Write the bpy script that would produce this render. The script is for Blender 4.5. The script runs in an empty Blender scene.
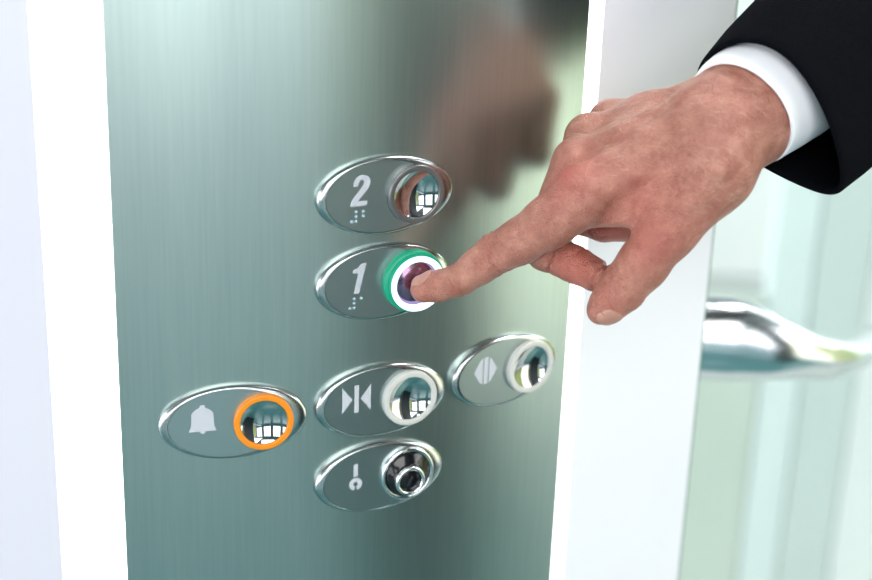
import bpy, bmesh, math, random
import numpy as np
from mathutils import Vector, Matrix
random.seed(4)
rng = np.random.default_rng(4)
S = bpy.context.scene
COL = S.collection
PI = math.pi

# ------------------------------------------------------------------ camera
CAMZ = 1.45
PITCH, ROLL, FPX = 0.35472, 0.03519, 1500.0
_f = Vector((0, math.cos(PITCH), -math.sin(PITCH)))
_r = Vector((1, 0, 0))
_u = _r.cross(_f)
RT = _r * math.cos(ROLL) + _u * math.sin(ROLL)       # camera right
UP = -_r * math.sin(ROLL) + _u * math.cos(ROLL)      # camera up
FW = _f                                              # camera forward
CAM = Vector((0, 0, CAMZ))
cd = bpy.data.cameras.new('camera')
cam = bpy.data.objects.new('camera', cd)
COL.objects.link(cam)
cam.matrix_world = Matrix(((RT.x, UP.x, -FW.x, CAM.x), (RT.y, UP.y, -FW.y, CAM.y), (RT.z, UP.z, -FW.z, CAM.z), (0, 0, 0, 1)))
cd.sensor_width = 36
cd.lens = FPX * 36 / 872
cd.clip_start = 0.02
cd.dof.use_dof = True
cd.dof.focus_distance = 0.712
cd.dof.aperture_fstop = 5.0
S.camera = cam

# ------------------------------------------------------------------ world, lamps, exposure
S.view_settings.view_transform = 'Standard'
S.view_settings.look = 'None'
S.view_settings.gamma = 1
S.view_settings.exposure = 0.55
try:
    S.view_settings.use_curve_mapping = False
except Exception:
    pass
W = bpy.data.worlds.new('daylight')
S.world = W
W.use_nodes = True
wn, wl = W.node_tree.nodes, W.node_tree.links
wbg = wn['Background']
wbg.inputs['Color'].default_value = (0.94, 0.97, 1.0, 1)
wbg.inputs['Strength'].default_value = 3.1


def area(name, loc, target, size, power, col=(1, 1, 1), sy=None):
    # a rectangular lamp aimed at a point
    l = bpy.data.lights.new(name, 'AREA')
    l.energy = power
    l.color = col
    l.shape = 'RECTANGLE'
    l.size = size
    l.size_y = sy or size
    o = bpy.data.objects.new(name, l)
    COL.objects.link(o)
    o.location = loc
    d = Vector(target) - Vector(loc)
    o.rotation_euler = d.to_track_quat('-Z', 'Y').to_euler()
    return o


HT = (0.06, 0.62, 1.32)
area('rim_fill', (0.72, 1.12, 2.6), HT, 0.6, 20, (1, 0.97, 0.95))  # added for the rim highlight along the hand; the ceiling has no opening
area('front_fill', (0.25, -1.0, 2.65), HT, 1.6, 32, (1, 0.98, 0.96))  # front fill added to brighten the white column and the hand
area('window_daylight', (2.2, 0.35, 1.12), (0.12, 0.78, 1.25), 0.9, 6.0, (1.0, 0.99, 0.86), 1.75)  # fill added on the window side to whiten the column and panel edge
area('lobby_fill', (1.3, 1.75, 2.65), (1.0, 2.3, 0.8), 1.4, 8, (1, 1, 1), 0.6)  # overhead fill added to brighten the boards behind the glass


# ------------------------------------------------------------------ materials
def new_mat(name):
    m = bpy.data.materials.new(name)
    m.use_nodes = True
    nt = m.node_tree
    return m, nt, nt.nodes['Principled BSDF'], nt.nodes, nt.links


def plain(name, col, rough=0.5, metal=0.0, **kw):
    m, nt, b, n, l = new_mat(name)
    b.inputs['Base Color'].default_value = (*col, 1)
    b.inputs['Roughness'].default_value = rough
    b.inputs['Metallic'].default_value = metal
    for k, v in kw.items():
        b.inputs[k.replace('_', ' ')].default_value = v
    return m


def with_noise(m, scale=(1, 1, 1), nscale=50, detail=4, bump=0.0, dist=0.001, mixcol=None, lo=0.35, hi=0.65, rough=None):
    nt = m.node_tree
    n, l = nt.nodes, nt.links
    b = n['Principled BSDF']
    tc = n.new('ShaderNodeTexCoord')
    mp = n.new('ShaderNodeMapping')
    mp.inputs['Scale'].default_value = scale
    no = n.new('ShaderNodeTexNoise')
    no.inputs['Scale'].default_value = nscale
    no.inputs['Detail'].default_value = detail
    l.new(tc.outputs['Object'], mp.inputs['Vector'])
    l.new(mp.outputs['Vector'], no.inputs['Vector'])
    if bump:
        bp = n.new('ShaderNodeBump')
        bp.inputs['Strength'].default_value = bump
        bp.inputs['Distance'].default_value = dist
        l.new(no.outputs['Fac'], bp.inputs['Height'])
        l.new(bp.outputs['Normal'], b.inputs['Normal'])
    if mixcol:
        r = n.new('ShaderNodeValToRGB')
        r.color_ramp.elements[0].position = lo
        r.color_ramp.elements[1].position = hi
        r.color_ramp.elements[0].color = b.inputs['Base Color'].default_value
        r.color_ramp.elements[1].color = (*mixcol, 1)
        l.new(no.outputs['Fac'], r.inputs['Fac'])
        l.new(r.outputs['Color'], b.inputs['Base Color'])
    if rough:
        mr = n.new('ShaderNodeMapRange')
        mr.inputs['From Min'].default_value = 0.3
        mr.inputs['From Max'].default_value = 0.7
        mr.inputs['To Min'].default_value = rough[0]
        mr.inputs['To Max'].default_value = rough[1]
        l.new(no.outputs['Fac'], mr.inputs['Value'])
        l.new(mr.outputs['Result'], b.inputs['Roughness'])
    return m


def glow(name, col, strength, base=(0.8, 0.8, 0.8)):
    m = plain(name, base, 0.35)
    b = m.node_tree.nodes['Principled BSDF']
    b.inputs['Emission Color'].default_value = (*col, 1)
    b.inputs['Emission Strength'].default_value = strength
    return m


M = {}
M['steel'] = with_noise(plain('brushed_steel', (0.415, 0.505, 0.485), 0.27, 1.0, Anisotropic=0.0), (1, 1, 0.025), 650, 4,
                        bump=0.009, dist=0.0001, mixcol=(0.445, 0.535, 0.512), rough=(0.285, 0.31))
M['face'] = with_noise(plain('satin_steel_face', (0.42, 0.50, 0.50), 0.30, 1.0), (1, 1, 0.02), 1200, 2, bump=0.03, dist=0.0001)
M['bezel'] = plain('polished_bezel', (0.52, 0.545, 0.545), 0.2, 1.0)
M['mirror'] = plain('mirror_dome', (0.56, 0.585, 0.585), 0.035, 1.0)
M['dark_mirror'] = plain('violet_mirror_dome', (0.32, 0.20, 0.31), 0.12, 1.0)
M['chrome'] = plain('chrome', (0.85, 0.86, 0.87), 0.06, 1.0)
M['grey_ring'] = plain('grey_translucent_ring', (0.20, 0.20, 0.20), 0.25, 0.6)
M['orange'] = plain('orange_plastic', (0.85, 0.26, 0.008), 0.28, 0.0)
M['white_plastic'] = plain('white_plastic', (0.60, 0.60, 0.57), 0.3, 0.0)
M['black_plastic'] = plain('black_plastic', (0.006, 0.006, 0.008), 0.12, 0.0)
M['symbol'] = plain('printed_grey_white', (0.54, 0.56, 0.61), 0.5)
M['braille'] = plain('braille_blue_grey', (0.38, 0.52, 0.60), 0.35)
M['led_white'] = glow('lit_led_ring', (0.62, 0.80, 1.0), 1.15, (0.5, 0.6, 0.7))
M['led_green'] = glow('lit_green_collar', (0.0, 0.42, 0.22), 0.16, (0.01, 0.26, 0.15))
M['strip'] = glow('lit_white_strip', (1.0, 1.0, 1.0), 1.8, (0.9, 0.9, 0.9))
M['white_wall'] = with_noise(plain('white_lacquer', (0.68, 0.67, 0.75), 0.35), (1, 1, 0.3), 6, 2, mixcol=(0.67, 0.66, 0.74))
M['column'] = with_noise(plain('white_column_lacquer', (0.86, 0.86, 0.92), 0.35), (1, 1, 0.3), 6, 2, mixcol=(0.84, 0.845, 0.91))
M['gasket'] = plain('green_glass_edge', (0.10, 0.20, 0.17), 0.3)
M['floor'] = with_noise(plain('teal_stone_floor', (0.055, 0.165, 0.175), 0.25), (1, 1, 1), 5, 5, mixcol=(0.07, 0.20, 0.205))
M['ceil'] = with_noise(plain('ceiling_grey', (0.16, 0.19, 0.20), 0.8), (1, 1, 1), 20, 2, bump=0.05)
M['back'] = with_noise(plain('teal_wall_paint', (0.06, 0.11, 0.115), 0.6), (1, 1, 1), 4, 3, mixcol=(0.08, 0.13, 0.13))
M['frame'] = plain('dark_window_frame', (0.008, 0.012, 0.014), 0.4, 0.3)
M['hedge'] = with_noise(plain('hedge_leaves', (0.55, 0.62, 0.20), 0.7), (1, 1, 1), 12, 6, bump=0.6, dist=0.05, mixcol=(0.85, 0.88, 0.50))
M['sage'] = with_noise(plain('sage_panel', (0.58, 0.63, 0.56), 0.4), (1, 1, 1), 3, 2, mixcol=(0.62, 0.67, 0.60))
M['cyan'] = with_noise(plain('pale_cyan_panel', (0.72, 0.77, 0.77), 0.4), (1, 1, 1), 3, 2, mixcol=(0.74, 0.79, 0.79))
M['mist'] = with_noise(plain('mist_panel', (0.60, 0.65, 0.635), 0.4), (1, 1, 1), 3, 2, mixcol=(0.62, 0.67, 0.655))
M['pale'] = with_noise(plain('pale_panel', (0.80, 0.80, 0.81), 0.4), (1, 1, 1), 3, 2, mixcol=(0.82, 0.82, 0.82))
M['suit'] = with_noise(plain('black_wool', (0.0022, 0.0026, 0.0036), 0.85, 0.0), (1, 1, 1), 1500, 3, bump=0.35, dist=0.0005, mixcol=(0.0045, 0.005, 0.007))
_b = M['suit'].node_tree.nodes['Principled BSDF']
_b.inputs['Sheen Weight'].default_value = 0.0
_b.inputs['Specular IOR Level'].default_value = 0.02
M['lining'] = plain('black_lining', (0.008, 0.010, 0.013), 0.4)
M['shirt'] = with_noise(plain('white_cotton', (0.86, 0.87, 0.91), 0.8), (1, 1, 1), 2200, 2, bump=0.15, dist=0.0003)
M['nail'] = plain('nail', (0.44, 0.22, 0.165), 0.32)
M['hair'] = plain('fair_hair', (0.75, 0.62, 0.45), 0.4)
M['handle'] = plain('polished_handle', (0.78, 0.82, 0.84), 0.22, 1.0)

# door glass: thin clear pane with a faint green tint
m, nt, b, n, l = new_mat('door_glass')
b.inputs['Base Color'].default_value = (0.90, 0.97, 0.95, 1)
b.inputs['Roughness'].default_value = 0.0
b.inputs['IOR'].default_value = 1.05
b.inputs['Transmission Weight'].default_value = 1.0
M['glass'] = m

# skin
m, nt, b, n, l = new_mat('skin')
tc = n.new('ShaderNodeTexCoord')
no = n.new('ShaderNodeTexNoise'); no.inputs['Scale'].default_value = 110; no.inputs['Detail'].default_value = 9; no.inputs['Roughness'].default_value = 0.68
l.new(tc.outputs['Object'], no.inputs['Vector'])
r1 = n.new('ShaderNodeValToRGB')
r1.color_ramp.elements[0].position = 0.35; r1.color_ramp.elements[1].position = 0.68
r1.color_ramp.elements[0].color = (0.33, 0.112, 0.078, 1)
r1.color_ramp.elements[1].color = (0.53, 0.245, 0.178, 1)
l.new(no.outputs['Fac'], r1.inputs['Fac'])
at = n.new('ShaderNodeAttribute'); at.attribute_name = 'redness'
mx = n.new('ShaderNodeMixRGB'); mx.inputs['Color2'].default_value = (0.46, 0.105, 0.082, 1)
l.new(at.outputs['Fac'], mx.inputs['Fac']); l.new(r1.outputs['Color'], mx.inputs['Color1'])
no3 = n.new('ShaderNodeTexNoise'); no3.inputs['Scale'].default_value = 420; no3.inputs['Detail'].default_value = 3
l.new(tc.outputs['Object'], no3.inputs['Vector'])
r3 = n.new('ShaderNodeValToRGB')
r3.color_ramp.elements[0].position = 0.60; r3.color_ramp.elements[1].position = 0.74
r3.color_ramp.elements[0].color = (0, 0, 0, 1); r3.color_ramp.elements[1].color = (0.45, 0.45, 0.45, 1)
l.new(no3.outputs['Fac'], r3.inputs['Fac'])
mx2 = n.new('ShaderNodeMixRGB'); mx2.inputs['Color2'].default_value = (0.42, 0.15, 0.10, 1)
l.new(r3.outputs['Color'], mx2.inputs['Fac']); l.new(mx.outputs['Color'], mx2.inputs['Color1'])
l.new(mx2.outputs['Color'], b.inputs['Base Color'])
b.inputs['Roughness'].default_value = 0.38
b.inputs['Subsurface Weight'].default_value = 0.05
b.inputs['Subsurface Radius'].default_value = (0.004, 0.0015, 0.0008)
b.inputs['Subsurface Scale'].default_value = 1.0
vo = n.new('ShaderNodeTexVoronoi'); vo.inputs['Scale'].default_value = 900; vo.feature = 'DISTANCE_TO_EDGE'
l.new(tc.outputs['Object'], vo.inputs['Vector'])
no2 = n.new('ShaderNodeTexNoise'); no2.inputs['Scale'].default_value = 300; no2.inputs['Detail'].default_value = 5
l.new(tc.outputs['Object'], no2.inputs['Vector'])
ad = n.new('ShaderNodeMath'); ad.operation = 'ADD'
l.new(vo.outputs['Distance'], ad.inputs[0]); l.new(no2.outputs['Fac'], ad.inputs[1])
bp = n.new('ShaderNodeBump'); bp.inputs['Strength'].default_value = 0.95; bp.inputs['Distance'].default_value = 0.0009
l.new(ad.outputs[0], bp.inputs['Height']); l.new(bp.outputs['Normal'], b.inputs['Normal'])
M['skin'] = m


# ------------------------------------------------------------------ object helpers
def tag(o, label=None, cat=None, group=None, kind=None):
    if label: o['label'] = label
    if cat: o['category'] = cat
    if group: o['group'] = group
    if kind: o['kind'] = kind
    return o


def mesh_obj(name, verts, faces, mat, parent=None, smooth=True, sharp=None):
    me = bpy.data.meshes.new(name)
    me.from_pydata([tuple(v) for v in verts], [], [tuple(f) for f in faces])
    me.update()
    if smooth:
        me.polygons.foreach_set('use_smooth', [True] * len(me.polygons))
        if sharp is not None:
            me.set_sharp_from_angle(angle=math.radians(sharp))
    me.materials.append(mat)
    o = bpy.data.objects.new(name, me)
    COL.objects.link(o)
    if parent is not None:
        o.parent = parent
    return o


def empty(name, mw):
    o = bpy.data.objects.new(name, None)
    o.empty_display_size = 0.02
    COL.objects.link(o)
    o.matrix_world = mw
    return o


def fix_normals(o):
    bm = bmesh.new(); bm.from_mesh(o.data)
    bmesh.ops.recalc_face_normals(bm, faces=bm.faces)
    bm.to_mesh(o.data); bm.free()
    return o


def box(name, mat, size, loc, parent=None, bevel=0.0, rotz=0.0, mw=None):
    bm = bmesh.new()
    bmesh.ops.create_cube(bm, size=1)
    for v in bm.verts:
        v.co = Vector((v.co.x * size[0], v.co.y * size[1], v.co.z * size[2]))
    if bevel:
        bmesh.ops.bevel(bm, geom=bm.edges[:], offset=bevel, segments=2, affect='EDGES', profile=0.5)
    me = bpy.data.meshes.new(name); bm.to_mesh(me); bm.free()
    me.materials.append(mat)
    o = bpy.data.objects.new(name, me); COL.objects.link(o)
    o.location = loc; o.rotation_euler = (0, 0, rotz)
    if parent is not None: o.parent = parent
    return o


def loft(rings, closed_u=True, cap0=False, cap1=False):
    n = len(rings[0]); V = [p for r in rings for p in r]; F = []
    for i in range(len(rings) - 1):
        for j in range(n if closed_u else n - 1):
            k = (j + 1) % n
            F.append((i * n + j, i * n + k, (i + 1) * n + k, (i + 1) * n + j))
    if cap0: F.append(tuple(range(n))[::-1])
    if cap1: F.append(tuple((len(rings) - 1) * n + j for j in range(n)))
    return V, F


def ell_ring(cx, cy, a, b, h, n=96):
    return [(cx + a * math.cos(2 * PI * i / n), cy + b * math.sin(2 * PI * i / n), h) for i in range(n)]


mm = 0.001
# bowed panel: a vertical cylinder
R, AX, AY = 0.44101, -0.21799, 1.07403


def cyl_frame(theta, z, off=0.0):
    nn = Vector((math.sin(theta), -math.cos(theta), 0))
    u = Vector((math.cos(theta), math.sin(theta), 0))
    o = Vector((AX, AY, z)) + nn * (R + off)
    return Matrix(((u.x, 0, nn.x, o.x), (u.y, 0, nn.y, o.y), (u.z, 1, nn.z, o.z), (0, 0, 0, 1)))


# ------------------------------------------------------------------ structure: column cladding, walls, floor, ceiling
TH0, TH1 = 0.1636, 0.7127
Z0, Z1 = 0.55, 1.95
prof = []
ns = 60
ring_o = [(AX + R * math.sin(TH0 + (TH1 - TH0) * i / ns), AY - R * math.cos(TH0 + (TH1 - TH0) * i / ns)) for i in range(ns + 1)]
ring_i = [(AX + (R - 0.004) * math.sin(TH0 + (TH1 - TH0) * i / ns), AY - (R - 0.004) * math.cos(TH0 + (TH1 - TH0) * i / ns)) for i in range(ns + 1)][::-1]
loop = ring_o + ring_i
V, F = loft([[(x, y, z) for x, y in loop] for z in (Z0, Z1)], True, True, True)
panel = fix_normals(mesh_obj('control_panel', V, F, M['steel'], sharp=30))
tag(panel, 'bowed brushed steel lift control panel carrying six oval button plates', 'panel')

# left light strip and wall (tangent to the left edge of the panel)
fl = cyl_frame(TH0, CAMZ - 0.2)


def in_frame(fr, name, mat, u0, u1, h0, h1, z0, z1, parent=None, bevel=0.0):
    o = box(name, mat, (abs(u1 - u0), z1 - z0, abs(h1 - h0)), (0, 0, 0), None, bevel)
    mat4 = fr.copy()
    c = mat4 @ Vector(((u0 + u1) / 2, 0, (h0 + h1) / 2))
    mat4.translation = Vector((c.x, c.y, (z0 + z1) / 2))
    o.matrix_world = mat4
    return o


ls = in_frame(fl, 'light_strip', M['strip'], -0.0306, -0.0004, -0.006, -0.0005, Z0, Z1)
tag(ls, 'wide glowing white light strip along the left edge of the steel panel', 'light strip', 'glowing strips beside the panel')
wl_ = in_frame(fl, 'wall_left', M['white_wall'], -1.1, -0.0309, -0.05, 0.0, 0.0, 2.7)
tag(wl_, kind='structure')
fr_ = cyl_frame(TH1, CAMZ - 0.2)
rs = in_frame(fr_, 'light_strip', M['strip'], 0.0004, 0.0105, -0.006, -0.0005, Z0, Z1)
tag(rs, 'narrow glowing white light strip between steel panel and white column', 'light strip', 'glowing strips beside the panel')
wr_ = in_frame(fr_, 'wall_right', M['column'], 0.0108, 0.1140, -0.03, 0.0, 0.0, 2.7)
tag(wr_, kind='structure')
gk = in_frame(fr_, 'trim_1', M['gasket'], 0.1141, 0.1165, -0.03, -0.001, 0.0, 2.7)
tag(gk, kind='structure')
# backing below and above the steel panel
V, F = loft([[(x, y, z) for x, y in loop] for z in (0.0, Z0 - 0.001)], True, True, True)
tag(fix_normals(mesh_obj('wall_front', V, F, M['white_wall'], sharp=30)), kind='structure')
V, F = loft([[(x, y, z) for x, y in loop] for z in (Z1 + 0.001, 2.7)], True, True, True)
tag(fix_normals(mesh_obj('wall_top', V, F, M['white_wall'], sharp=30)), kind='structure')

# lobby
tag(box('floor', M['floor'], (9, 9, 0.1), (1.0, -0.3, -0.05)), kind='structure')
bmc = bmesh.new()
for x0_, x1_, y0_, y1_ in ((-3.5, 2.4, -4.2, 4.2),):
    vs_ = []
    for z_ in (2.7, 2.8):
        for x_, y_ in ((x0_, y0_), (x1_, y0_), (x1_, y1_), (x0_, y1_)):
            vs_.append(bmc.verts.new((x_, y_, z_)))
    for f_ in ((0, 3, 2, 1), (4, 5, 6, 7), (0, 1, 5, 4), (1, 2, 6, 5), (2, 3, 7, 6), (3, 0, 4, 7)):
        bmc.faces.new([vs_[q] for q in f_])
me_ = bpy.data.meshes.new('ceiling'); bmc.to_mesh(me_); bmc.free()
me_.materials.append(M['ceil'])
ce = bpy.data.objects.new('ceiling', me_); COL.objects.link(ce)
tag(ce, kind='structure')
# window side of the lobby: a low white wall, the hedge stands outside it; an added unseen block gives a suited figure's dark reflection
tag(box('wall_side', M['white_wall'], (0.12, 6.0, 0.2), (2.3, -0.6, 0.1)), kind='structure')
tag(box('dark_reflection_block', M['frame'], (0.42, 0.72, 2.6), (1.5, -0.25, 1.3)), kind='structure')
M['bounce_floor'] = with_noise(plain('pale_bounce_floor', (0.44, 0.47, 0.45), 0.4), (1, 1, 1), 4, 3, mixcol=(0.50, 0.52, 0.50))
tag(box('floor', M['bounce_floor'], (5.4, 3.3, 0.012), (2.8, 2.45, 0.006)), kind='structure')  # pale slab added so the handrail reflects white, with less teal bounce
# wall behind the viewer, with four tall windows
by = -4.0
xs = [-3.4, -2.2, -1.9, -0.7, -0.4, 0.8, 1.1, 2.3, 2.6, 3.8]
wb = [((-3.5 + -3.4) / 2, 0.1)]
bmw = bmesh.new()


def bm_box(bm, x0, x1, y0, y1, z0, z1):
    vs = [bm.verts.new((x, y, z)) for z in (z0, z1) for x, y in ((x0, y0), (x1, y0), (x1, y1), (x0, y1))]
    for f in ((0, 3, 2, 1), (4, 5, 6, 7), (0, 1, 5, 4), (1, 2, 6, 5), (2, 3, 7, 6), (3, 0, 4, 7)):
        bm.faces.new([vs[i] for i in f])


def bm_obj(name, bm, mat, parent=None):
    me = bpy.data.meshes.new(name); bm.to_mesh(me); bm.free()
    me.materials.append(mat)
    o = bpy.data.objects.new(name, me); COL.objects.link(o)
    if parent is not None: o.parent = parent
    return o


bm_box(bmw, -3.5, 5.5, by - 0.2, by, 0, 0.35)
bm_box(bmw, -3.5, 5.5, by - 0.2, by, 2.35, 2.7)
pil = [(-3.5, -3.0), (-1.6, -1.2), (0.2, 0.6), (2.0, 2.4), (3.8, 5.5)]
for a, c in pil:
    bm_box(bmw, a, c, by - 0.2, by, 0.35, 2.35)
tag(bm_obj('wall_back', bmw, M['back']), kind='structure')
for i in range(4):
    a, c = pil[i][1], pil[i + 1][0]
    bm = bmesh.new()
    for x in np.linspace(a + 0.03, c - 0.03, 4):
        bm_box(bm, x - 0.03, x + 0.03, by - 0.12, by - 0.06, 0.35, 2.35)
    bm_box(bm, a, c, by - 0.125, by - 0.055, 1.5, 1.56)
    tag(bm_obj('window_%d' % (i + 1), bm, M['frame']), kind='structure')

# ------------------------------------------------------------------ button units
ZB = {'2': -0.20368, '1': -0.24698, 'close': -0.30907, 'key': -0.35102, 'alarm': -0.31109, 'open': -0.30655}
TB = {'2': 0.4830, '1': 0.4830, 'close': 0.4830, 'key': 0.4830, 'alarm': 0.31484, 'open': 0.64644}
BX = 0.014                       # button centre, right of the plate centre
H = 0.003                        # plate face height
GR = 'oval button units on the steel panel'


def lathe(profile, cx=0, cy=0, n=72, cap=False):
    rings = [ell_ring(cx, cy, max(r, 1e-6), max(r, 1e-6), h, n) for r, h in profile]
    V, F = loft(rings)
    if cap:
        V.append((cx, cy, profile[-1][1]))
        k = (len(rings) - 1) * n
        F = F + [(k + j, k + (j + 1) % n, len(V) - 1) for j in range(n)]
    return V, F


def dome_profile(r, rad, h0, n=14, sgn=1):
    # spherical cap of aperture r, sphere radius rad, rim at h0
    c = math.sqrt(rad * rad - r * r)
    return [(math.sqrt(max(rad * rad - (c + t) ** 2, 1e-12)), h0 + sgn * t) for t in [(rad - c) * math.sin(PI / 2 * i / n) for i in range(n + 1)]]


def extrude_poly(name, polys, h0, h1, mat, parent):
    bm = bmesh.new()
    for p in polys:
        vs = [bm.verts.new((x * mm, y * mm, h0)) for x, y in p]
        f = bm.faces.new(vs)
        f.normal_update()
        if f.normal.z < 0: f.normal_flip()
        e = bmesh.ops.extrude_face_region(bm, geom=[f])
        for v in e['geom']:
            if isinstance(v, bmesh.types.BMVert): v.co.z = h1
    bmesh.ops.recalc_face_normals(bm, faces=bm.faces)
    o = bm_obj(name, bm, mat, parent)
    return o


def plate(root, grow=0.0):
    # outer ellipse 34.8 x 19.2 mm, inner face ellipse shifted a little to the left
    a0, b0 = (34.8 + grow) * mm, 19.2 * mm
    a1, b1, c1 = (28.8 + grow * .6) * mm, 17.7 * mm, -2.3 * mm
    rings = [ell_ring(0, 0, a0, b0, -0.0016), ell_ring(0, 0, a0, b0, 0.0009)]
    for i in range(1, 11):
        t = i / 10
        s = 1 - math.cos(t * PI / 2)       # rounded shoulder, then flattening to the face
        hh = 0.0009 + (H + 0.0003 - 0.0009) * math.sin(t * PI / 2)
        rings.append(ell_ring(c1 * s, 0, a0 + (a1 - a0) * s, b0 + (b1 - b0) * s, hh))
    rings.append(ell_ring(c1, 0, a1 - 0.0003, b1 - 0.0003, H - 0.0004))
    rings.append(ell_ring(c1, 0, a1 - 0.0008, b1 - 0.0008, H - 0.0008))
    V, F = loft(rings)
    bz = mesh_obj('bezel', V, F, M['bezel'], root, sharp=50)
    bz['label'] = 'polished oval bezel'
    ae, be, out, hole = a1 - 0.0003, b1 - 0.0003, [], []
    for i in range(144):
        an = 2 * PI * i / 144
        dx, dy, ox = math.cos(an), math.sin(an), BX - c1
        qa = (dx / ae) ** 2 + (dy / be) ** 2; qb = 2 * ox * dx / ae ** 2; qc = (ox / ae) ** 2 - 1
        t_ = (-qb + math.sqrt(qb * qb - 4 * qa * qc)) / (2 * qa)
        out.append((BX + dx * t_, dy * t_)); hole.append((BX + dx * 0.0118, dy * 0.0118))
    rings = [[(o_[0] * (1 - s_) + h_[0] * s_, o_[1] * (1 - s_) + h_[1] * s_, H) for o_, h_ in zip(out, hole)] for s_ in (0, .5, 1)]
    V, F = loft(rings)
    fc = mesh_obj('face_plate', V, F, M['face'], root)
    return bz, fc


def unit(kind, name, label, cat):
    fr = cyl_frame(TB[kind] - BX / R, CAMZ + ZB[kind])
    root = empty(name, fr)
    tag(root, label, cat, GR)
    plate(root, {'alarm': 0.9, 'open': -0.9}.get(kind, 0.0))
    return root


SYM = {
    '2': [[(-17.23, 6.11), (-17.16, 8.17), (-16.12, 10.13), (-14.2, 11.26), (-11.86, 11.33), (-9.89, 10.49), (-8.77, 8.79), (-8.83, 6.73), (-9.78, 4.65), (-11.89, 2.3), (-14.3, -0.39), (-14.58, -1.12), (-10.06, -1.19), (-10.61, -3.51), (-18.75, -3.45), (-18.29, -1.13), (-16.57, 1.34), (-14.18, 4.13), (-12.26, 6.58), (-11.8, 8.23), (-12.6, 9.15), (-13.77, 8.98), (-14.53, 7.73), (-14.99, 6.09)]],
    '1': [[(-16.99, 6.86), (-16.72, 8.49), (-14.44, 9.19), (-12.68, 11.23), (-10.09, 11.21), (-13.53, -3.62), (-16.24, -3.67), (-14.2, 6.52)]],
    'alarm': [[(-16.15, 10.7), (-13.8, 10.7), (-13.8, 9.35), (-11.7, 8.3), (-9.75, 6.4), (-9.6, -0.2), (-8.35, -2.95), (-13.75, -2.95), (-14.16, -4.08), (-15.9, -4.08), (-16.3, -2.95), (-21.7, -2.95), (-20.4, -0.2), (-20.27, 6.4), (-18.4, 8.4), (-16.2, 9.35)]],
    'close': [[(-21.5, 10.2), (-16.1, 3.3), (-21.5, -3.6)], [(-15.1, 10.6), (-12.8, 10.6), (-12.8, -4.0), (-15.1, -4.0)], [(-6.45, 10.2), (-11.85, 3.3), (-6.45, -3.6)]],
    'open': [[(-21.2, 3.2), (-17.3, 9.3), (-15.8, 9.9), (-15.8, -3.8), (-17.2, -3.1)], [(-14.95, 10.4), (-12.55, 10.4), (-12.55, -4.2), (-14.95, -4.2)], [(-11.75, 10.0), (-10.4, 9.3), (-6.8, 3.2), (-10.5, -3.0), (-11.75, -3.7)]],
}


def sym(kind, root):
    o = extrude_poly('symbol', SYM[kind], H - 0.0002, H + 0.00015, M['symbol'], root)
    return o


def braille(root, pts):
    for x, y in pts:
        prof = [(0.0008, -0.0001)] + dome_profile(0.0008, 0.00095, 0.0001, 5)
        V, F = lathe(prof, x * mm, y * mm, 14)
        for i, v in enumerate(V): V[i] = (v[0], v[1], v[2] + H)
        mesh_obj('braille_dot', V, F, M['braille'], root)


def ring_button(root, ring_mat, dome_mat, ro=14.4, ri=11.4, h=3.0, ring_label=None, dome_rad=24):
    ro *= mm; ri *= mm; h *= mm
    b = 0.0007
    prof = [(ro, -0.0005), (ro, h - b)] + [(ro - b + b * math.cos(a), h - b + b * math.sin(a)) for a in np.linspace(0, PI / 2, 5)]
    prof += [(ri + b - b * math.sin(a), h - b + b * math.cos(a)) for a in np.linspace(0, PI / 2, 5)] + [(ri, h - 0.0012)]
    V, F = lathe([(r, hh + H) for r, hh in prof], BX, 0)
    rg = mesh_obj('ring', V, F, ring_mat, root, sharp=60)
    if ring_label: rg['label'] = ring_label
    V, F = lathe(dome_profile(ri - 0.0001, dome_rad * mm, H + h - 0.0009, 20, -1), BX, 0)
    mesh_obj('push_dish', V, F, dome_mat, root)


# floor two
t = unit('2', 'floor_button', 'oval unit with a raised 2, braille dots and grey ringed mirror button', 'button')
sym('2', t)
braille(t, [(-15.68, -6.27), (-12.05, -6.27), (-15.66, -8.56), (-12.03, -8.56), (-15.64, -10.83), (-17.85, -10.83)])
ring_button(t, M['grey_ring'], M['mirror'], ring_label='dark grey ring')
# alarm
t = unit('alarm', 'alarm_button', 'oval unit with a white bell symbol and orange ringed mirror button', 'button')
sym('alarm', t)
ring_button(t, M['orange'], M['mirror'], ring_label='orange plastic ring')
# door close
t = unit('close', 'door_close_button', 'oval unit with two arrows pointing inward at a bar, white ringed button', 'button')
sym('close', t)
ring_button(t, M['white_plastic'], M['mirror'], ring_label='white plastic ring')
# door open
t = unit('open', 'door_open_button', 'small far right oval unit with split diamond arrows pointing outward, white ringed button', 'button')
sym('open', t)
ring_button(t, M['white_plastic'], M['mirror'], ring_label='white plastic ring')
# floor one, pressed and lit
t = unit('1', 'floor_button', 'oval unit with a raised 1 whose glowing white and green button is pressed', 'button')
sym('1', t)
braille(t, [(-15.95, -6.3), (-12.3, -6.3), (-15.95, -8.5), (-15.95, -10.88), (-18.2, -10.88)])
V, F = lathe([(r * mm, hh * mm + H) for r, hh in [(15.5, -0.5), (15.5, 3.2), (15.1, 3.6), (14.0, 3.7), (13.9, 3.4)]], BX, 0)
o = mesh_obj('collar', V, F, M['led_green'], t, sharp=50); o['label'] = 'green lit collar'
V, F = lathe([(r * mm, hh * mm + H) for r, hh in [(13.9, 2.0), (13.9, 6.9), (13.7, 7.1)]], BX, 0)
o = mesh_obj('barrel', V, F, M['led_green'], t, sharp=50); o['label'] = 'green lit barrel'
prof = [(13.9, 6.7), (13.9, 7.2)] + [(13.9 - 0.5 + 0.5 * math.cos(a), 7.2 + 0.5 * math.sin(a)) for a in np.linspace(0, PI / 2, 4)] + [(11.8, 7.7), (11.3, 7.5), (11.1, 7.0), (11.1, 5.0)]
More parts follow.
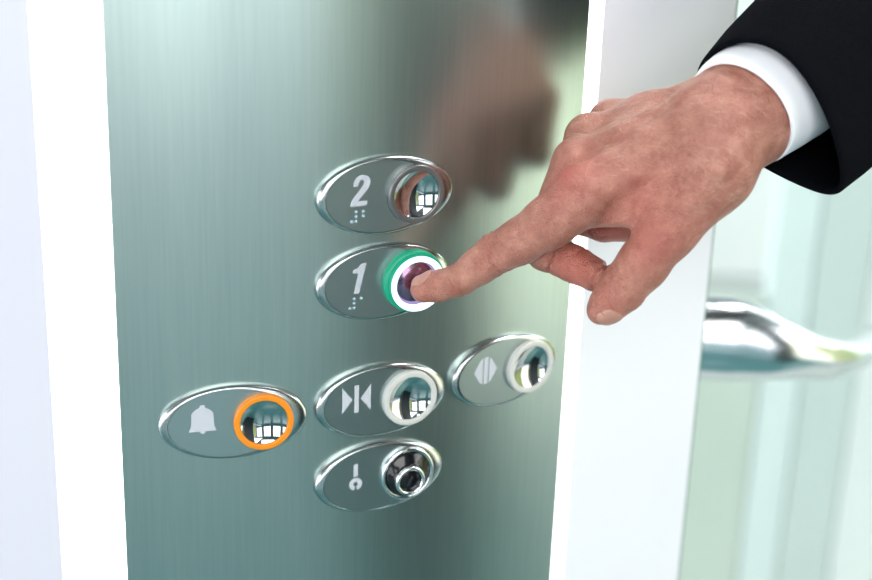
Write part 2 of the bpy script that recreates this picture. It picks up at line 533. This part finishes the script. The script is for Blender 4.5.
V, F = lathe([(r * mm, hh * mm + H) for r, hh in prof], BX, 0)
o = mesh_obj('ring', V, F, M['led_white'], t, sharp=50); o['label'] = 'glowing white ring'
V, F = lathe(dome_profile(11.0 * mm, 40 * mm, H + 5.2 * mm), BX, 0)
mesh_obj('push_dish', V, F, M['dark_mirror'], t)
BTN1 = t.matrix_world @ Vector((BX, 0, H + 0.0064))
# key switch
t = unit('key', 'key_switch', 'oval unit with a key symbol and a round black lock, lowest on the panel', 'key switch')
cxy = (-13.75, -1.4)
kb = [[(-14.9, 9.6), (-12.7, 9.6), (-12.7, 2.8), (-14.9, 2.8)]]
ang = [math.radians(a) for a in range(-75, 256, 15)]
cring = [(cxy[0] + 3.45 * math.cos(a), cxy[1] + 3.45 * math.sin(a)) for a in ang] + [(cxy[0] + 1.25 * math.cos(a), cxy[1] + 1.25 * math.sin(a)) for a in ang[::-1]]
extrude_poly('symbol', kb + [cring], H - 0.0002, H + 0.00015, M['symbol'], t)
prof = [(14.4, -0.5), (14.4, 1.8), (14.1, 2.3), (13.4, 2.5), (12.4, 2.4), (12.1, 1.9), (12.0, 1.0)]
V, F = lathe([(r * mm, hh * mm + H) for r, hh in prof], BX, 0)
o = mesh_obj('ring', V, F, M['chrome'], t, sharp=60); o['label'] = 'chrome ring'
rings = []
for r, hh, dy in [(12.0, 1.0, 0), (12.0, 2.4, 0), (11.6, 3.0, -0.1), (8.6, 4.6, -1.2), (8.0, 5.2, -1.4), (7.9, 6.0, -1.5)]:
    rings.append(ell_ring(BX - 0.0004 * (-dy), dy * mm, r * mm, r * mm, hh * mm + H, 72))
V, F = loft(rings)
o = mesh_obj('lock_body', V, F, M['black_plastic'], t, sharp=40); o['label'] = 'glossy black lock body'
LX, LY = BX - 0.0007, -0.0016
prof = [(7.9, 5.4), (7.9, 7.0), (7.6, 7.5), (7.0, 7.7), (6.3, 7.5), (6.0, 6.9), (5.9, 5.6)]
V, F = lathe([(r * mm, hh * mm + H) for r, hh in prof], LX, LY)
o = mesh_obj('cylinder_rim', V, F, M['chrome'], t, sharp=60); o['label'] = 'chrome lock rim'
V, F = lathe([(r * mm, hh * mm + H) for r, hh in [(5.95, 5.8), (5.0, 6.2), (3.0, 6.5), (0.01, 6.6)]], LX, LY)
o = mesh_obj('lock_cylinder', V, F, M['black_plastic'], t)
o = extrude_poly('keyhole', [[(LX / mm + a, LY / mm + c) for a, c in [(-1.6, -2.4), (-0.3, -2.9), (1.9, 2.0), (0.9, 2.7)]]], H + 0.0064, H + 0.0068, M['chrome'], t)
o['label'] = 'bright metal keyway'


# ------------------------------------------------------------------ the hand: signed distance field -> surface net
def P(px, py, Z):
    """a point in front of the camera, from the direction it is seen in and its distance along the axis"""
    return CAM + (RT * ((px - 436) / FPX) + UP * ((290 - py) / FPX) + FW) * Z


def A(v): return np.array(v[:], dtype=np.float32)


def rcone(p, a, b, r1, r2):
    ba = b - a
    l2 = float(ba @ ba)
    rr = r1 - r2
    a2 = l2 - rr * rr
    il2 = 1.0 / l2
    pa = p - a
    y = pa @ ba
    z = y - l2
    t = pa * l2 - y[..., None] * ba
    x2 = np.einsum('...i,...i->...', t, t)
    y2 = y * y * l2
    z2 = z * z * l2
    k = np.sign(rr) * rr * rr * x2
    out = (np.sqrt(x2 * a2 * il2) + y * rr) * il2 - r1
    m1 = np.sign(z) * a2 * z2 > k
    m2 = np.sign(y) * a2 * y2 < k
    out = np.where(m2, np.sqrt(x2 + y2) * il2 - r1, out)
    out = np.where(m1, np.sqrt(x2 + z2) * il2 - r2, out)
    return out


def smin(a, b, k):
    h = np.maximum(k - np.abs(a - b), 0) / k
    return np.minimum(a, b) - h * h * k * 0.25


ZT = 0.7125
# joint: px, py, depth offset in mm from ZT, radius in mm
J = {
    'i0': (423.5, 289.5, 0.5, 6.3), 'i1': (438, 286.0, -0.8, 7.1), 'i2': (460, 279.5, -2, 7.4), 'i3': (479, 266, -3, 8.4), 'i4': (496, 253.5, -4, 9.6), 'i5': (520, 241.5, -6, 10.4), 'i6': (549, 222.5, -9, 12.0), 'i7': (583, 196, -12, 14.0),
    'm7': (579, 164, 6, 13.2), 'm5': (552, 220, 14, 10.4), 'm4': (546, 251, 14, 9.4), 'm3': (575, 264.5, 10, 8.7), 'm2': (603, 279, 6, 7.7), 'm0': (626, 294, 4, 6.6),
    'r7': (590, 139, 24, 12.2), 'r4': (566, 212, 32, 9.4), 'r2': (604, 224, 24, 8.4), 'r0': (636, 226, 14, 7.5),
    'p7': (611, 122, 40, 10.6), 'p4': (594, 172, 48, 8.2), 'p2': (622, 196, 40, 7.6), 'p0': (646, 206, 30, 6.8),
    't0': (600.5, 311, -4, 6.3), 't1': (609, 303, -4, 8.2), 't2': (624, 287, -4.5, 10.6), 't3': (643, 264, -6, 11.3), 't4': (668, 229, -10, 13.0), 't5': (712, 172, -8, 17.5),
    'x0': (588, 212, -8, 7.0), 'x1': (652, 211, -9, 7.0), 'w0': (720, 130, 2, 20.5), 'w1': (720, 115, 22, 18.5), 'c0': (640, 160, 4, 17), 'c1': (650, 128, 22, 16),
}
SH = 0.115          # mm nearer the viewer per pixel to the right of the fingertip


def dz(x): return -SH * max(0.0, min(x, 745) - 430) * mm


JP = {k: A(P(x, y, ZT + d * mm + dz(x))) for k, (x, y, d, r) in J.items()}
JR = {k: v[3] * mm for k, v in J.items()}
AXIS = (RT * 0.744 + UP * 0.668) * math.cos(math.radians(32)) + FW * math.sin(math.radians(32))
E1 = (RT * 0.668 - UP * 0.744).normalized()
E2 = AXIS.cross(E1).normalized()
WR = P(744, 102, ZT + 0.012 + dz(745))
for k, s, r in (('f', 0.0, 19.8), ('g', 0.06, 19.5)):
    c = WR + AXIS * s + E1 * (s * 0.12)
    JP[k + '0'] = A(c + E1 * 0.0075); JP[k + '1'] = A(c + E1 * 0.0015)
    JR[k + '0'] = r * mm; JR[k + '1'] = r * mm


def rc(p, a, b, fa=1.0, fb=1.0):
    return rcone(p, JP[a], JP[b], JR[a] * fa, JR[b] * fb)


def sdf(p):
    # palm and wrist
    d = rc(p, 'w0', 'i7', 0.80, 0.86)
    for a, b, fa, fb, k in (('w0', 'm7', .80, .88, 8), ('w1', 'r7', .80, .9, 8), ('w1', 'p7', .8, .95, 8), ('c0', 'c1', .95, .95, 10),
                            ('w0', 'f0', .95, 1, 14), ('w1', 'f1', .95, 1, 14), ('w0', 'f1', .9, .95, 12)):
        d = smin(d, rc(p, a, b, fa, fb), k * mm)
    d = smin(d, rc(p, 'f0', 'g0'), 10 * mm)
    d = smin(d, rc(p, 'f1', 'g1'), 10 * mm)
    # thumb
    th = rc(p, 't5', 't4')
    for a, b, k in (('t4', 't3', 5), ('t3', 't2', 4), ('t2', 't1', 4), ('t1', 't0', 4)):
        th = smin(th, rc(p, a, b), k * mm)
    d = smin(d, rc(p, 'w0', 't5', .85, .95), 12 * mm)
    web = rcone(p, (JP['t4'] * .6 + JP['t5'] * .4), (JP['i7'] * .55 + JP['c0'] * .45), 0.0075, 0.0075)
    d = smin(d, th, 9 * mm)
    d = smin(d, web, 9 * mm)
    d = smin(d, rc(p, 'x0', 'x1'), 5 * mm)
    # fingers
    ix = rc(p, 'i7', 'i6')
    for a, b in (('i6', 'i5'), ('i5', 'i4'), ('i4', 'i3'), ('i3', 'i2'), ('i2', 'i1'), ('i1', 'i0')):
        ix = smin(ix, rc(p, a, b), 3 * mm)
    mi = rc(p, 'm7', 'm5', .95, 1)
    mi = smin(mi, rc(p, 'm5', 'm4'), 3 * mm)
    for a, b in (('m4', 'm3'), ('m3', 'm2'), ('m2', 'm0')):
        mi = smin(mi, rc(p, a, b), 2 * mm)
    ri = rc(p, 'r7', 'r4')
    for a, b in (('r4', 'r2'), ('r2', 'r0')):
        ri = smin(ri, rc(p, a, b), 2 * mm)
    pk = rc(p, 'p7', 'p4')
    for a, b in (('p4', 'p2'), ('p2', 'p0')):
        pk = smin(pk, rc(p, a, b), 2 * mm)
    fg = np.minimum(np.minimum(ri, pk), mi)
    kk = (1.0 + 8.0 * np.clip((np.linalg.norm(p - JP['t0'], axis=-1) - 0.042) / 0.025, 0, 1)) * mm
    d = smin(d, ix, kk)
    d = smin(d, fg, np.minimum(kk, 4 * mm))
    # tendons and veins on the back of the hand
    for t0, t1, r, lift in TEND:
        d = smin(d, rcone(p, t0, t1, r, r * 0.8), 5 * mm)
    return d


TEND = []
STEP = 0.00075


def surface_net(lo, hi, step):
    n = np.ceil((hi - lo) / step).astype(int) + 1
    ax = [lo[i] + step * np.arange(n[i], dtype=np.float32) for i in range(3)]
    D = np.empty(n, dtype=np.float32)
    ch = 24
    for i in range(0, n[0], ch):
        g = np.stack(np.meshgrid(ax[0][i:i + ch], ax[1], ax[2], indexing='ij'), -1).astype(np.float32)
        D[i:i + ch] = sdf(g)
    ins = D < 0
    c = ins[:-1, :-1, :-1].astype(np.int8)
    tot = np.zeros_like(c)
    for a in (0, 1):
        for b_ in (0, 1):
            for c_ in (0, 1):
                tot += ins[a:n[0] - 1 + a, b_:n[1] - 1 + b_, c_:n[2] - 1 + c_]
    act = np.argwhere((tot > 0) & (tot < 8))
    idx = -np.ones(tot.shape, dtype=np.int64)
    idx[act[:, 0], act[:, 1], act[:, 2]] = np.arange(len(act))
    acc = np.zeros((len(act), 3)); cnt = np.zeros(len(act))
    corners = [(a, b_, c_) for a in (0, 1) for b_ in (0, 1) for c_ in (0, 1)]
    for p0 in corners:
        for k in range(3):
            if p0[k] == 0:
                p1 = list(p0); p1[k] = 1
                d0 = D[act[:, 0] + p0[0], act[:, 1] + p0[1], act[:, 2] + p0[2]]
                d1 = D[act[:, 0] + p1[0], act[:, 1] + p1[1], act[:, 2] + p1[2]]
                s = (d0 < 0) != (d1 < 0)
                t = np.where(s, d0 / np.where(s, d0 - d1, 1), 0)
                pt = np.array(p0)[None, :] + t[:, None] * (np.array(p1) - np.array(p0))[None, :]
                acc += pt * s[:, None]; cnt += s
    V = lo + (act + acc / cnt[:, None]) * step
    F = []
    for k in range(3):
        sl0 = [slice(None)] * 3; sl1 = [slice(None)] * 3
        sl0[k] = slice(0, n[k] - 1); sl1[k] = slice(1, n[k])
        a0, a1 = ins[tuple(sl0)], ins[tuple(sl1)]
        e = np.argwhere(a0 != a1)
        o1, o2 = [i for i in range(3) if i != k]
        e = e[(e[:, o1] > 0) & (e[:, o2] > 0) & (e[:, o1] < n[o1] - 1) & (e[:, o2] < n[o2] - 1)]
        q = []
        for da, db in ((-1, -1), (0, -1), (0, 0), (-1, 0)):
            c_ = e.copy(); c_[:, o1] += da; c_[:, o2] += db
            q.append(idx[c_[:, 0], c_[:, 1], c_[:, 2]])
        q = np.stack(q, 1)
        flip = a0[e[:, 0], e[:, 1], e[:, 2]]
        if k == 1: flip = ~flip
        q[~flip] = q[~flip][:, ::-1]
        F.append(q)
    F = np.concatenate(F)
    F = F[(F >= 0).all(1)]
    return V, F


def grad(p, e=0.0006):
    g = np.stack([sdf(p + np.eye(3, dtype=np.float32)[i] * e) - sdf(p - np.eye(3, dtype=np.float32)[i] * e) for i in range(3)], -1)
    return g / np.linalg.norm(g, axis=-1, keepdims=True)


def cast(p, d, nmax=60):
    """march from points p along d to the skin"""
    p = p.astype(np.float32).copy()
    for _ in range(nmax):
        p = p + d * (sdf(p)[..., None] * 0.8)
    return p


def back_ridge(pts, r, proud):
    """a ridge just under the skin facing the viewer, through seen positions"""
    q = []
    for x, y in pts:
        d = A(P(x, y, 1) - CAM); d /= np.linalg.norm(d)
        s = cast(A(P(x, y, 0.60))[None], d[None])[0]
        g = grad(s[None])[0]
        q.append(s - g * (r - proud[len(q)] * mm))
    return [(q[i], q[i + 1], r, 0) for i in range(len(q) - 1)]


base_t = []
base_t += back_ridge([(586, 166), (610, 152), (640, 136), (668, 121), (698, 104)], 0.0038, [.1, .7, .8, .6, -.3])
base_t += back_ridge([(596, 144), (620, 130), (650, 114), (678, 98), (700, 84)], 0.0032, [.1, .6, .7, .5, -.3])
base_t += back_ridge([(600, 194), (630, 178), (660, 160), (690, 142)], 0.0034, [.1, .5, .4, -.3])
base_t += back_ridge([(676, 228), (695, 200), (716, 172), (742, 142)], 0.0034, [0, .7, .7, -.3])
TEND = base_t

allp = np.array([JP[k] for k in JP])
lo = allp.min(0) - 0.034; hi = allp.max(0) + 0.034
hi = np.minimum(hi, 10)
V, F = surface_net(lo.astype(np.float32), hi.astype(np.float32), STEP)
N = grad(V.astype(np.float32))
# skin folds: (centre, direction along the finger, dorsal direction, width, depth, reach)


def unit_v(a): return a / np.linalg.norm(a)


disp = np.zeros(len(V))
VIEW = A(-FW)


def fold(c, t, dors, w, depth, reach, lo_=-0.2):
    dv = V - c
    a = dv @ t
    rad = np.linalg.norm(dv - a[:, None] * t, axis=1)
    wob = a + 0.0004 * np.sin(900 * (dv @ np.cross(t, dors)) + c[0] * 9000)
    msk = np.clip(((N @ dors) - lo_) / 0.5, 0, 1) * (rad < reach)
    return -1.5 * depth * np.exp(-(wob / w) ** 2) * msk


ti = unit_v(JP['i0'] - JP['i4']); di = unit_v(A(UP) * 0.85 + A(RT) * -0.35 + VIEW * 0.5)
for s, dpt in ((-4.5, .35), (-2.2, .5), (0, .55), (2.0, .5), (4.2, .35)):
    disp += fold(JP['i4'] * .92 + JP['i3'] * .08 + ti * s * mm, ti, di, 0.0007, dpt * mm, 0.016)
for s, dpt in ((-2.2, .3), (-.4, .4), (1.4, .35)):
    disp += fold(JP['i2'] * .95 + JP['i1'] * .05 + ti * s * mm, ti, di, 0.0006, dpt * mm, 0.013)
pal = -di * .6 + VIEW * .5
pal = unit_v(pal)
for k, s, dpt in (('i2', 1.0, .8), ('i4', 1.0, .6), ('i4', -1.5, .5)):
    disp += fold(JP[k] + ti * s * mm, ti, pal, 0.0009, dpt * mm, 0.016)
tt = unit_v(JP['t0'] - JP['t3']); dt = unit_v(VIEW * 0.9 + A(RT) * 0.2 - A(UP) * 0.2)
for s, dpt in ((-3.5, .3), (-1.4, .5), (0.6, .6), (2.6, .5), (4.4, .3)):
    disp += fold(JP['t2'] * .8 + JP['t3'] * .2 + tt * s * mm, tt, dt, 0.0010, dpt * .7 * mm, 0.022)
tm = unit_v(JP['m0'] - JP['m4'])
for k, s, dpt, w in (('m2', -1.5, 1.3, .0011), ('m2', 1.0, .5, .0008), ('m4', 7.0, .9, .0009), ('m3', 1, .4, .0008)):
    disp += fold(JP[k] + tm * s * mm, tm, unit_v(VIEW + A(UP) * .5), w, dpt * mm, 0.016, -0.8)
# loose skin folds near the web of the thumb and over the knuckle of the first finger
for (x, y), dr, L in (((606, 214), (1, .35), 16), ((614, 207), (1, .5), 18), ((621, 215), (.9, -.35), 12)):
    d0 = A(P(x, y, 1) - CAM); d0 /= np.linalg.norm(d0)
    c = cast(A(P(x, y, .6))[None], d0[None])[0]
    al = unit_v(A(RT) * dr[0] - A(UP) * dr[1]); t_ = unit_v(np.cross(al, VIEW))
    dv = V - c
    disp += -0.0005 * np.exp(-((dv @ t_) / 0.0007) ** 2) * np.exp(-((dv @ al) / (L * .5 * mm)) ** 2) * (np.linalg.norm(dv, axis=1) < 0.02)
V2 = V + N * disp[:, None]
# redness over knuckles, thumb side and finger tips
red = np.zeros(len(V))
for (x, y, z, rad, amt) in ((568, 172, -20, 26, .75), (600, 170, -12, 22, .3), (640, 200, -18, 26, .35), (655, 240, -20, 26, .5), (497, 258, -6, 14, .3), (425, 290, 0, 14, .4), (612, 300, -6, 16, .5), (575, 268, 8, 26, .7), (630, 282, 4, 18, .8), (606, 226, 16, 30, .7), (690, 225, -16, 24, .25)):
    c = A(P(x, y, ZT + z * mm + dz(x)))
    red = np.maximum(red, amt * np.exp(-(np.linalg.norm(V - c, axis=1) / (rad * mm * .55)) ** 2))
person = mesh_obj('person', V2, F, M['skin'])
att = person.data.attributes.new('redness', 'FLOAT', 'POINT')
att.data.foreach_set('value', red.astype(np.float32))
tag(person, 'right hand of a person in dark suit pressing the lit button with its index finger', 'person')


def nail(tip, base, dors, length, width, shift, name='fingernail'):
    t_ = unit_v(tip - base); d_ = unit_v(dors - (dors @ t_) * t_); s_ = np.cross(t_, d_)
    nu, nv = 16, 14
    rows = []
    for i in range(nu + 1):
        a = i / nu
        row = []
        for j in range(nv + 1):
            b_ = -1 + 2 * j / nv
            wdt = width / 2 * (1 - max(0, (a - .72) / .28) ** 2 * .35) * (1 - max(0, (.25 - a) / .25) ** 2 * .25)
            ln = (a - 1) * length + shift - (b_ * b_) * length * .10 * (1 if a > .5 else -.6)
            row.append(tip + t_ * ln + s_ * (b_ * wdt) + d_ * 0.02)
        rows.append(row)
    pts = np.array(rows, dtype=np.float32).reshape(-1, 3)
    hit = cast(pts, (-d_)[None].astype(np.float32))
    g = grad(hit)
    bb = np.abs(np.tile(np.linspace(-1, 1, nv + 1), nu + 1)); aa = np.abs(np.repeat(np.linspace(-1, 1, nu + 1), nv + 1))
    top = hit + g * (0.0002 + 0.0007 * (1 - np.maximum(aa, bb) ** 4))[:, None]
    m_ = len(pts)
    Vn = list(top) + list(hit - g * 0.0004)
    w_ = nv + 1
    Fn = [(i * w_ + j, i * w_ + j + 1, (i + 1) * w_ + j + 1, (i + 1) * w_ + j) for i in range(nu) for j in range(nv)]
    Fn = Fn + [tuple(m_ + q for q in f[::-1]) for f in Fn]
    edge = [j for j in range(w_)] + [i * w_ + nv for i in range(1, nu + 1)] + [nu * w_ + j for j in range(nv - 1, -1, -1)] + [i * w_ for i in range(nu - 1, 0, -1)]
    for a, b_ in zip(edge, edge[1:] + edge[:1]):
        Fn.append((a, b_, m_ + b_, m_ + a))
    o = fix_normals(mesh_obj(name, Vn, Fn, M['nail'], person))
    return o


nail(JP['i0'], JP['i2'], unit_v(A(UP) * 0.95 + A(RT) * -0.25 + VIEW * 0.22), 0.0115, 0.0105, 0.0046)
nail(JP['t0'], JP['t2'], unit_v(A(UP) * -0.88 + A(RT) * -0.32 + VIEW * 0.25), 0.010, 0.0110, 0.0038)

# fine hairs on the back of the hand and wrist
hb_V, hb_F = [], []


def hair(p0, d0, g0, L):
    pts = []
    for i in range(5):
        s = i / 4
        pts.append(p0 + d0 * (L * s) + g0 * (0.0022 * s - 0.0014 * s * s) * (L / 0.008))
    base = len(hb_V)
    side = unit_v(np.cross(d0, g0))
    for i, q in enumerate(pts):
        r = 0.000042 * (1 - 0.8 * i / 4)
        for a in range(3):
            an = a * 2 * PI / 3
            hb_V.append(q + side * (r * math.cos(an)) + g0 * (r * math.sin(an)))
    for i in range(4):
        for a in range(3):
            b_ = (a + 1) % 3
            hb_F.append((base + i * 3 + a, base + i * 3 + b_, base + (i + 1) * 3 + b_, base + (i + 1) * 3 + a))


cand = rng.permutation(len(V2))
cnt = 0
iu, il_ = JP['i7'], JP['w0']
for ii in cand:
    v, g = V2[ii], N[ii]
    cs = v - A(CAM)
    sx = 436 + FPX * (cs @ A(RT)) / (cs @ A(FW)); sy = 290 - FPX * (cs @ A(UP)) / (cs @ A(FW))
    if not (575 < sx < 770): continue
    if sy > 190 - 0.25 * (sx - 575) + (60 if sx > 690 else 0): continue
    if g @ VIEW < -0.3 or rng.random() > 0.8: continue
    dd = A(RT) * -0.75 + A(UP) * (0.25 + rng.normal() * .3) + VIEW * rng.normal() * .2
    dd = unit_v(dd - (dd @ g) * g)
    hair(v, dd, g, 0.005 + 0.006 * rng.random())
    cnt += 1
    if cnt > 380: break
hr = mesh_obj('arm_hair', hb_V, hb_F, M['hair'], person)
tag(hr, 'fine fair hairs', kind='stuff')


# ------------------------------------------------------------------ shirt cuff and jacket sleeve
def tube_cloth(name, mat, c, secs, wob=0.0, n=96, thick=0.0012, parent=person, egg=0.0):
    """secs: (distance along the arm, half width along E1, half width along E2, offset along E1)"""
    def ring(s, a, b_, off, ph=0):
        out = []
        for i in range(n):
            an = 2 * PI * i / n
            w_ = 1 + wob * math.sin(3 * an + 40 * s + ph) + wob * .6 * math.sin(5 * an - 70 * s)
            q = c + AXIS * s + E1 * (off + a * w_ * math.cos(an)) + E2 * (b_ * w_ * math.sin(an) * (1 - egg * math.cos(an)))
            out.append(tuple(q))
        return out
    outer = [ring(*s) for s in secs]
    inner = [ring(s, a - thick, b_ - thick, off) for s, a, b_, off in secs]
    s0 = secs[0]
    lip = [ring(s0[0] - thick * .35, s0[1] - thick * .15, s0[2] - thick * .15, s0[3]), ring(s0[0] - thick * .5, s0[1] - thick * .5, s0[2] - thick * .5, s0[3]), ring(s0[0] - thick * .35, s0[1] - thick * .85, s0[2] - thick * .85, s0[3])]
    rings = outer[::-1] + lip + inner
    Vv, Ff = loft(rings)
    Ff.append(tuple(range(n)))
    o = fix_normals(mesh_obj(name, Vv, Ff, mat, parent))
    return o


SC = P(742.7, 112, ZT + 0.006 + dz(745))
o = tube_cloth('shirt_cuff', M['shirt'], SC, [(0.0, .0275, .0255, 0), (0.003, .0279, .0259, 0), (0.012, .0288, .0265, 0.001), (0.03, .0300, .0275, 0.003), (0.09, .033, .030, 0.004)], wob=0.004, thick=0.0022)
o['label'] = 'white shirt cuff'
JC = P(776.5, 120.5, ZT + 0.010 + dz(745))
o = tube_cloth('jacket_sleeve', M['suit'], JC, [(0.0, .0440, .0310, 0), (0.004, .0445, .0314, 0), (0.02, .0464, .0335, 0), (0.05, .0483, .037, 0), (0.09, .050, .042, 0), (0.15, .054, .048, -.001), (0.22, .058, .052, -.002), (0.28, .060, .055, -.003), (0.42, .066, .060, -.004)], wob=0.005, thick=0.0030, egg=0.40)
o['label'] = 'black jacket sleeve'

# ------------------------------------------------------------------ glass door, handle, lobby beyond
gy = 1.42
tag(box('door_1', M['glass'], (1.6, 0.008, 2.5), (1.02, gy, 1.25)), kind='structure')
door = bpy.data.objects['door_1']
# polished handle on the door, a thick lever that narrows and bends away to the right
pts = []


def on_plane(px, py, Y):
    d = P(px, py, 1.0) - CAM
    return CAM + d * (Y / d.y)


def sweep(name, mat, spine, radii, parent, n=40, squash=1.0):
    rings = []
    m_ = len(spine)
    for i, c in enumerate(spine):
        t_ = (spine[min(i + 1, m_ - 1)] - spine[max(i - 1, 0)]).normalized()
        a = t_.cross(Vector((0, 1, 0.2))).normalized(); b_ = a.cross(t_).normalized()
        rings.append([tuple(c + a * (radii[i] * math.cos(2 * PI * j / n)) + b_ * (radii[i] * squash * math.sin(2 * PI * j / n))) for j in range(n)])
    Vv, Ff = loft(rings, True, True, True)
    return fix_normals(mesh_obj(name, Vv, Ff, mat, parent, sharp=60))


def smooth_path(keys, n=60):
    """Catmull-Rom through (x, y, Z, r)"""
    k = np.array(keys, float)
    k = np.vstack([2 * k[0] - k[1], k, 2 * k[-1] - k[-2]])
    out = []
    seg = len(k) - 3
    for i in range(n + 1):
        u = i / n * seg; s = min(int(u), seg - 1); t = u - s
        p0, p1, p2, p3 = k[s:s + 4]
        out.append(.5 * ((2 * p1) + (-p0 + p2) * t + (2 * p0 - 5 * p1 + 4 * p2 - p3) * t * t + (-p0 + 3 * p1 - 3 * p2 + p3) * t ** 3))
    return out


path = smooth_path([(640, 336, .97, 28), (690, 337, .97, 28.5), (735, 340, .97, 28.5), (772, 349, .97, 22), (805, 356, .98, 16.5), (832, 360, 1.0, 15), (852, 356, 1.04, 14.5), (868, 346, 1.10, 14), (874, 338, 1.17, 13.5)])
sp = [P(a[0], a[1], a[2]) for a in path]
hd = sweep('handrail', M['handle'], sp, [a[3] * mm for a in path], None, squash=0.8)
tag(hd, 'thick polished steel rail handle curving away beside the white column', 'handrail')

# far side of the lobby: low painted boards standing in a row behind the glass
LY_ = 2.05


def board(name, mat, x0, x1, top_px, label, cat='panel', Y=LY_, zb=0.0, th=0.05):
    a = on_plane(x0, 290, Y); c = on_plane(x1, 290, Y)
    zt = on_plane((x0 + x1) / 2, top_px, Y).z
    o = box(name, mat, (c.x - a.x, th, zt - zb), ((a.x + c.x) / 2, Y + th / 2, (zt + zb) / 2))
    tag(o, label, cat)
    return o


board('partition_panel', M['sage'], 560, 769, 300, 'low sage green board behind the glass below the handle')
board('partition_panel', M['cyan'], 771, 811, 60, 'pale cyan upright board behind the glass, left of a greener one')
board('partition_panel', M['mist'], 813, 867, 150, 'misty green board behind the glass, right of the pale cyan one')
board('partition_panel', M['pale'], 869, 1100, 150, 'whitish board behind the glass at the right edge')
a = on_plane(690, 290, 3.1); c = on_plane(1150, 290, 3.1)
tag(box('wall_far', M['pale'], (6.0, 0.1, 2.7), (1.6, 4.15, 1.35)), kind='structure')

hv = bmesh.new()
bmesh.ops.create_grid(hv, x_segments=120, y_segments=30, size=0.5)
for v in hv.verts:
    x_, y_ = v.co.x, v.co.y
    v.co = Vector((3.4 + 0.10 * math.sin(x_ * 60) * math.cos(y_ * 17) + 0.06 * math.sin(x_ * 131 + y_ * 40), x_ * 5.6 + 0.1, 0.85 + y_ * 1.7))
ho = bm_obj('hedge', hv, M['hedge'])
for p_ in ho.data.polygons: p_.use_smooth = True
so = ho.modifiers.new('depth', 'SOLIDIFY'); so.thickness = -0.5; so.offset = 1
tag(ho, kind='structure')
